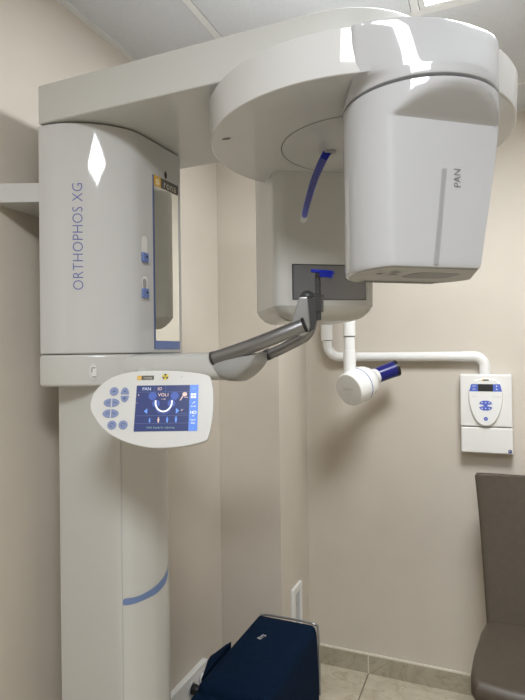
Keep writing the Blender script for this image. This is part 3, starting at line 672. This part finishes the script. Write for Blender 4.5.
b = MB(); b.tube([(HX, HY, 1.80), (HX, HY, 1.572)], 0.0262, 28); b.build('drop_tube', M['white'], unit)
b = MB(); b.tube([(HX, HY, 1.575), (HX, HY, 1.566)], 0.0235, 28); b.build('joint_line', M['groove'], unit)
b = MB(); b.tube([(HX, HY, 1.568), (HX, HY, 1.510), (HX, HY, 1.509), (HX, HY, 1.40)], [0.0235, 0.0235, 0.0260, 0.0265], 28); b.build('drop_tube', M['white'], unit)
ax = Vector((0.445, 0.850, 0.280)).normalized(); hc = Vector((-0.5155, 2.262, 1.3640))
b = MB(); b.lathe(hc, ax, [(-0.062, 0.0), (-0.062, 0.064), (-0.060, 0.0675), (-0.055, 0.0700), (0.004, 0.0735), (0.030, 0.0725), (0.052, 0.067), (0.070, 0.057), (0.084, 0.046), (0.095, 0.038), (0.104, 0.036), (0.118, 0.035), (0.122, 0.0335), (0.122, 0.0)], 64); hd = b.build('xray_head', M['white'], unit)
b = MB(); b.lathe(hc, ax, [(0.0035, 0.0736), (0.0038, 0.0742), (0.0078, 0.0742), (0.0082, 0.0735)], 64, (False, False)); b.build('seam_ring', M['accent'], hd)
cx_ = Vector((0.30, 0.02, 0)).normalized()
hfU = Vector((0, 0, 1)).cross(-ax).normalized(); hf = Frame(hc + ax * -0.0623, hfU, (-ax).cross(hfU))
b = MB(); b.text('heliodent', 0.0115, 0.0, 0.004, 0.0002, hf, sx=1.2); b.build('printed_text', M['faintink'], hd)
b = MB(); b.disc(0.004, -0.018, 0.0022, 0.0022, 0.0002, hf, 10); b.build('face_dot', M['faintink'], hd)
cb = hc + ax * 0.122; cax = Vector((0.80, 0.50, 0.32)).normalized()
b = MB(); b.lathe(cb, cax, [(-0.02, 0.0), (-0.02, 0.0325), (0.104, 0.0355), (0.104, 0.0310), (0.030, 0.0310), (0.030, 0.0)], 48); cone = b.build('cone', M['deepblue'], unit, 'dark blue collimator cone on the x-ray head')
b = MB(); b.lathe(cb, cax, [(0.092, 0.0356), (0.1055, 0.0362), (0.1055, 0.031), (0.100, 0.0305)], 48, (False, False)); b.build('cone_end_ring', M['black'], cone)

# ------------------------------------------------------------------ chair
chair = thing('dining_chair', (0.16, 2.03, 0), 'taupe brown leather chair with a tall flared back, below the small x-ray unit', 'chair')
CX = 0.165
def seat_outline(k=0.0):
    p = [(-0.194 + k, 2.215), (-0.214 + k, 2.12), (-0.231 + k, 1.98), (-0.238 + k, 1.86), (-0.236 + k, 1.815 + k), (-0.222 + k, 1.792 + k), (-0.12, 1.782 + k)]
    return [(CX + x, y) for x, y in p] + [(CX - x, y) for x, y in p[::-1]]
b = MB()
b.loft([[Vector((x, y, z - 0.028 * max(0, (1.87 - y) / 0.09) ** 2 * (1 if z > 0.44 else 0))) for x, y in seat_outline(k)] for k, z in ((0.05, 0.398), (0.022, 0.403), (0.006, 0.418), (0.0, 0.436), (0.0, 0.464), (0.004, 0.478), (0.012, 0.486), (0.030, 0.490))])
b.build('seat', M['leather'], chair, sharp=60)
def back_ring(z):
    k = (z - 0.43) / 0.575; y = 2.190 + 0.160 * k + 0.012 * sin(k * pi); hw = 0.190 + 0.034 * k ** 1.1 + 0.006 * k ** 4; th = 0.034 - 0.008 * k
    c = []
    for i in range(28):
        a = 2 * pi * i / 28; x_ = hw * math.copysign(abs(cos(a)) ** 0.25, cos(a)); y_ = th / 2 * math.copysign(abs(sin(a)) ** 0.6, sin(a))
        c.append(Vector((CX + x_, y + y_ + 0.012 * (1 - (x_ / hw) ** 2) , z + (0.004 * (1 - (x_ / hw) ** 2) if z > 0.9 else 0))))
    return c
b = MB(); rr = [back_ring(0.43 + 0.57 * i / 14) for i in range(15)]
topr = back_ring(1.0); cen = sum(topr, Vector()) / len(topr)
b.loft(rr + [[cen + (p - cen) * 0.985 + Vector((0, 0, 0.006)) for p in topr], [cen + Vector(((p - cen).x * 0.97, (p - cen).y * 0.6, 0.0105)) for p in topr]])
b.build('backrest', M['leather'], chair, sharp=60)
for sx in (-1, 1):
    for y, y2 in ((1.825, 1.80), (2.17, 2.25)):
        b = MB(); b.tube([(CX + sx * 0.222, y2, 0.0), (CX + sx * 0.222, y2, 0.004), (CX + sx * 0.212, y, 0.41)], 0.0115, 16); b.build('leg', M['metal'], chair, 'round chrome leg')

# ------------------------------------------------------------------ navy case
case = thing('rolling_case', (-0.69, 1.60, 0), 'navy blue fabric rolling case standing on the floor below the machine', 'case')
def case_ring(z, k=0.0, top=0.0):
    x0, x1, y0, y1 = -0.803 + k, -0.571 - k + 0.004 * (1 - z / 0.55), 1.372 + k, 1.836 - k
    return [Vector((x, y, z)) for x, y in rrect(x0, y0, x1, y1, max(0.02 - k, 0.004), 4)]
def crown(r, amp):
    return [Vector((p.x, p.y, p.z + amp * (1 - ((p.x + 0.688) / 0.12) ** 2))) for p in r]
b = MB(); b.loft([case_ring(0.035, 0.01), case_ring(0.045), case_ring(0.18, -0.002), case_ring(0.35, -0.003), case_ring(0.505), case_ring(0.525, 0.002), case_ring(0.538, 0.006), case_ring(0.547, 0.013), case_ring(0.552, 0.022), crown(case_ring(0.556, 0.06), 0.001)])
shell = b.build('case_body', M['navy'], case, sharp=70)
# side pocket bulging to the left, and front pocket
b = MB(); b.loft([[Vector((-0.802 - (0.802 + x) * d, y, z - (0.012 * (1.56 - y) / 0.18 if z > 0.5 else 0))) for x, y in ((-0.802, 1.612), (-0.815, 1.592), (-0.838, 1.530), (-0.835, 1.505), (-0.818, 1.455), (-0.802, 1.412))] for z, d in ((0.10, -0.1), (0.13, -0.9), (0.42, -1.0), (0.535, -0.98), (0.545, -0.9), (0.550, -0.7), (0.552, -0.1))], (True, True))
b.build('side_pocket', M['navy'], case, sharp=70)
b = MB(); b.prism(rrect(-0.803, 1.335, -0.580, 1.385, 0.02), 0.08, 0.527, bev=0.012); b.build('front_pocket', M['navy'], case)
b = MB(); b.tube(catmull([(-0.795, 1.841, 0.30), (-0.793, 1.841, 0.520), (-0.783, 1.841, 0.542), (-0.74, 1.841, 0.5465), (-0.62, 1.841, 0.5465), (-0.586, 1.841, 0.541), (-0.573, 1.8405, 0.520), (-0.5695, 1.8405, 0.30)], 5), 0.0040, 12); b.build('pull_handle', M['silver'], case, 'thin silver pull handle along the back edge')
lf = Frame((-0.715, 1.668, 0.5585), (0.30, 0.95, 0), (-0.95, 0.30, 0))
b = MB(); b.text('BYS', 0.021, 0, 0, 0.0, lf, bold=0.0003); b.build('logo', M['faintink'], case)
for x in (-0.775, -0.605):
    for y in (1.41, 1.80):
        b = MB(); b.lathe((x - 0.012, y, 0.021), (1, 0, 0), [(0, 0), (0, 0.018), (0.003, 0.021), (0.021, 0.021), (0.024, 0.018), (0.024, 0)], 20); b.tube([(x, y, 0.021), (x, y, 0.04)], 0.006, 8); b.build('wheel', M['black'], case)

# ------------------------------------------------------------------ sockets and cable trunking
out_ = thing('wall_socket', (PX, 2.352, 0.355), 'white framed wall socket on the narrow side of the pier behind the navy case', 'socket')
of = Frame((PX, 2.352, 0.355), (0, 1, 0), (0, 0, 1), (1, 0, 0))
b = MB()
o_ = rrect(-0.0590, -0.130, 0.0590, 0.088, 0.005); i_ = rrect(-0.034, -0.100, 0.040, 0.058, 0.003)
b.loft([[of(x, y, w) for x, y in q] for q, w in ((o_, 0.0), (o_, 0.010), ([(x * 0.98, y * 0.98) for x, y in o_], 0.012), (i_, 0.012), (i_, 0.004))], (False, False)); b.build('frame', M['socket'], out_)
b = MB(); b.box((-0.034, -0.100, 0.0005), (0.040, 0.058, 0.0055), 0.0, of); b.mi = 1; b.disc(-0.008, 0, 0.003, 0.003, 0.006, of, 10); b.disc(0.008, 0, 0.003, 0.003, 0.006, of, 10); b.build('insert', [M['socketgrey'], M['black']], out_)

tr = thing('cable_trunking', (XL, 1.85, 0.20), 'white cable trunking with sockets along the left wall behind the navy case', 'trunking')
b = MB(); b.box((XL + 0.0005, 1.50, 0.140), (-1.100, 1.992, 0.2400), 0.003); b.build('body', M['socket'], tr)
tf = Frame((-1.0995, 0, 0), (0, 1, 0), (0, 0, 1), (1, 0, 0))
for y in (1.62, 1.70, 1.86, 1.94):
    b = MB(); b.lathe(tf(y, 0.190, 0.0), (1, 0, 0), [(-0.0005, 0.026), (0.003, 0.026), (0.004, 0.025), (0.004, 0.021), (0.001, 0.020), (0.001, 0.0)], 28, (False, True)); b.mi = 1; b.disc(y - 0.009, 0.190, 0.003, 0.003, 0.0015, tf, 10); b.disc(y + 0.009, 0.190, 0.003, 0.003, 0.0015, tf, 10)
    b.build('socket', [M['socketgrey'], M['black']], tr)
pg = thing('power_plug', (-1.097, 1.94, 0.19), 'white round plug in the wall trunking left of the navy case', 'plug')
b = MB(); b.lathe((-1.0975, 1.94, 0.190), (1, 0, 0), [(0, 0.0), (0, 0.020), (0.012, 0.021), (0.028, 0.017), (0.034, 0.010), (0.036, 0.0)], 28); b.build('plug_body', M['white'], pg)
b = MB(); b.tube(catmull([(-1.064, 1.94, 0.19), (-1.035, 1.93, 0.17), (-1.03, 1.90, 0.10), (-1.05, 1.86, 0.02), (-1.03, 1.80, 0.005), (-0.98, 1.74, 0.0045)], 6), 0.0042, 10); b.build('cord', M['white'], pg)
ck = thing('extension_lead', (-1.06, 1.76, 0.0), 'black power lead with a plug dangling in front of the white trunking', 'cord')
b = MB(); b.lathe((-1.0975, 1.86, 0.190), (1, 0, 0), [(0, 0.0), (0, 0.019), (0.014, 0.020), (0.030, 0.015), (0.036, 0.007), (0.036, 0.0)], 24); b.build('plug_body', M['black'], ck)
b = MB(); b.tube(catmull([(-1.063, 1.86, 0.19), (-1.035, 1.87, 0.195), (-1.02, 1.88, 0.17), (-1.03, 1.88, 0.10), (-1.05, 1.85, 0.03), (-1.04, 1.78, 0.006), (-0.98, 1.68, 0.0055), (-0.97, 1.62, 0.0055)], 6), 0.0048, 10); b.build('cord', M['black'], ck)

# ------------------------------------------------------------------ light
for i, (x, y) in enumerate(LAMPS):
    L = bpy.data.lights.new('panel_lamp', 'AREA'); L.shape = 'SQUARE'; L.size = 0.54; L.energy = 24; L.color = (0.94, 0.97, 1.0)
    o = bpy.data.objects.new('panel_lamp', L); COL.objects.link(o); o.location = (x, y, ZC - 0.001)
    o.visible_camera = True
w = bpy.data.worlds.new('world'); SC.world = w; w.use_nodes = True
w.node_tree.nodes['Background'].inputs['Color'].default_value = (0.8, 0.85, 0.9, 1); w.node_tree.nodes['Background'].inputs['Strength'].default_value = 0.2

# ------------------------------------------------------------------ camera
yaw, pitch, roll = radians(22.748), radians(0.4464), radians(-0.7583)
f = Vector((-sin(yaw) * cos(pitch), cos(yaw) * cos(pitch), sin(pitch))); r = Vector((cos(yaw), sin(yaw), 0)); u = r.cross(f)
r, u = r * cos(roll) + u * sin(roll), -r * sin(roll) + u * cos(roll)
cam = bpy.data.cameras.new('camera'); co = bpy.data.objects.new('camera', cam); COL.objects.link(co)
co.matrix_world = Matrix(((r.x, u.x, -f.x, 0), (r.y, u.y, -f.y, 0), (r.z, u.z, -f.z, 1.5), (0, 0, 0, 1)))
cam.sensor_fit = 'VERTICAL'; cam.sensor_height = 36.0; cam.sensor_width = 27.0; cam.lens = 542.5 / 700 * 36.0; cam.clip_start = 0.02
SC.camera = co
vs = SC.view_settings; vs.view_transform = 'Standard'; vs.look = 'None'; vs.gamma = 1.0; vs.use_curve_mapping = False; vs.exposure = 0.21
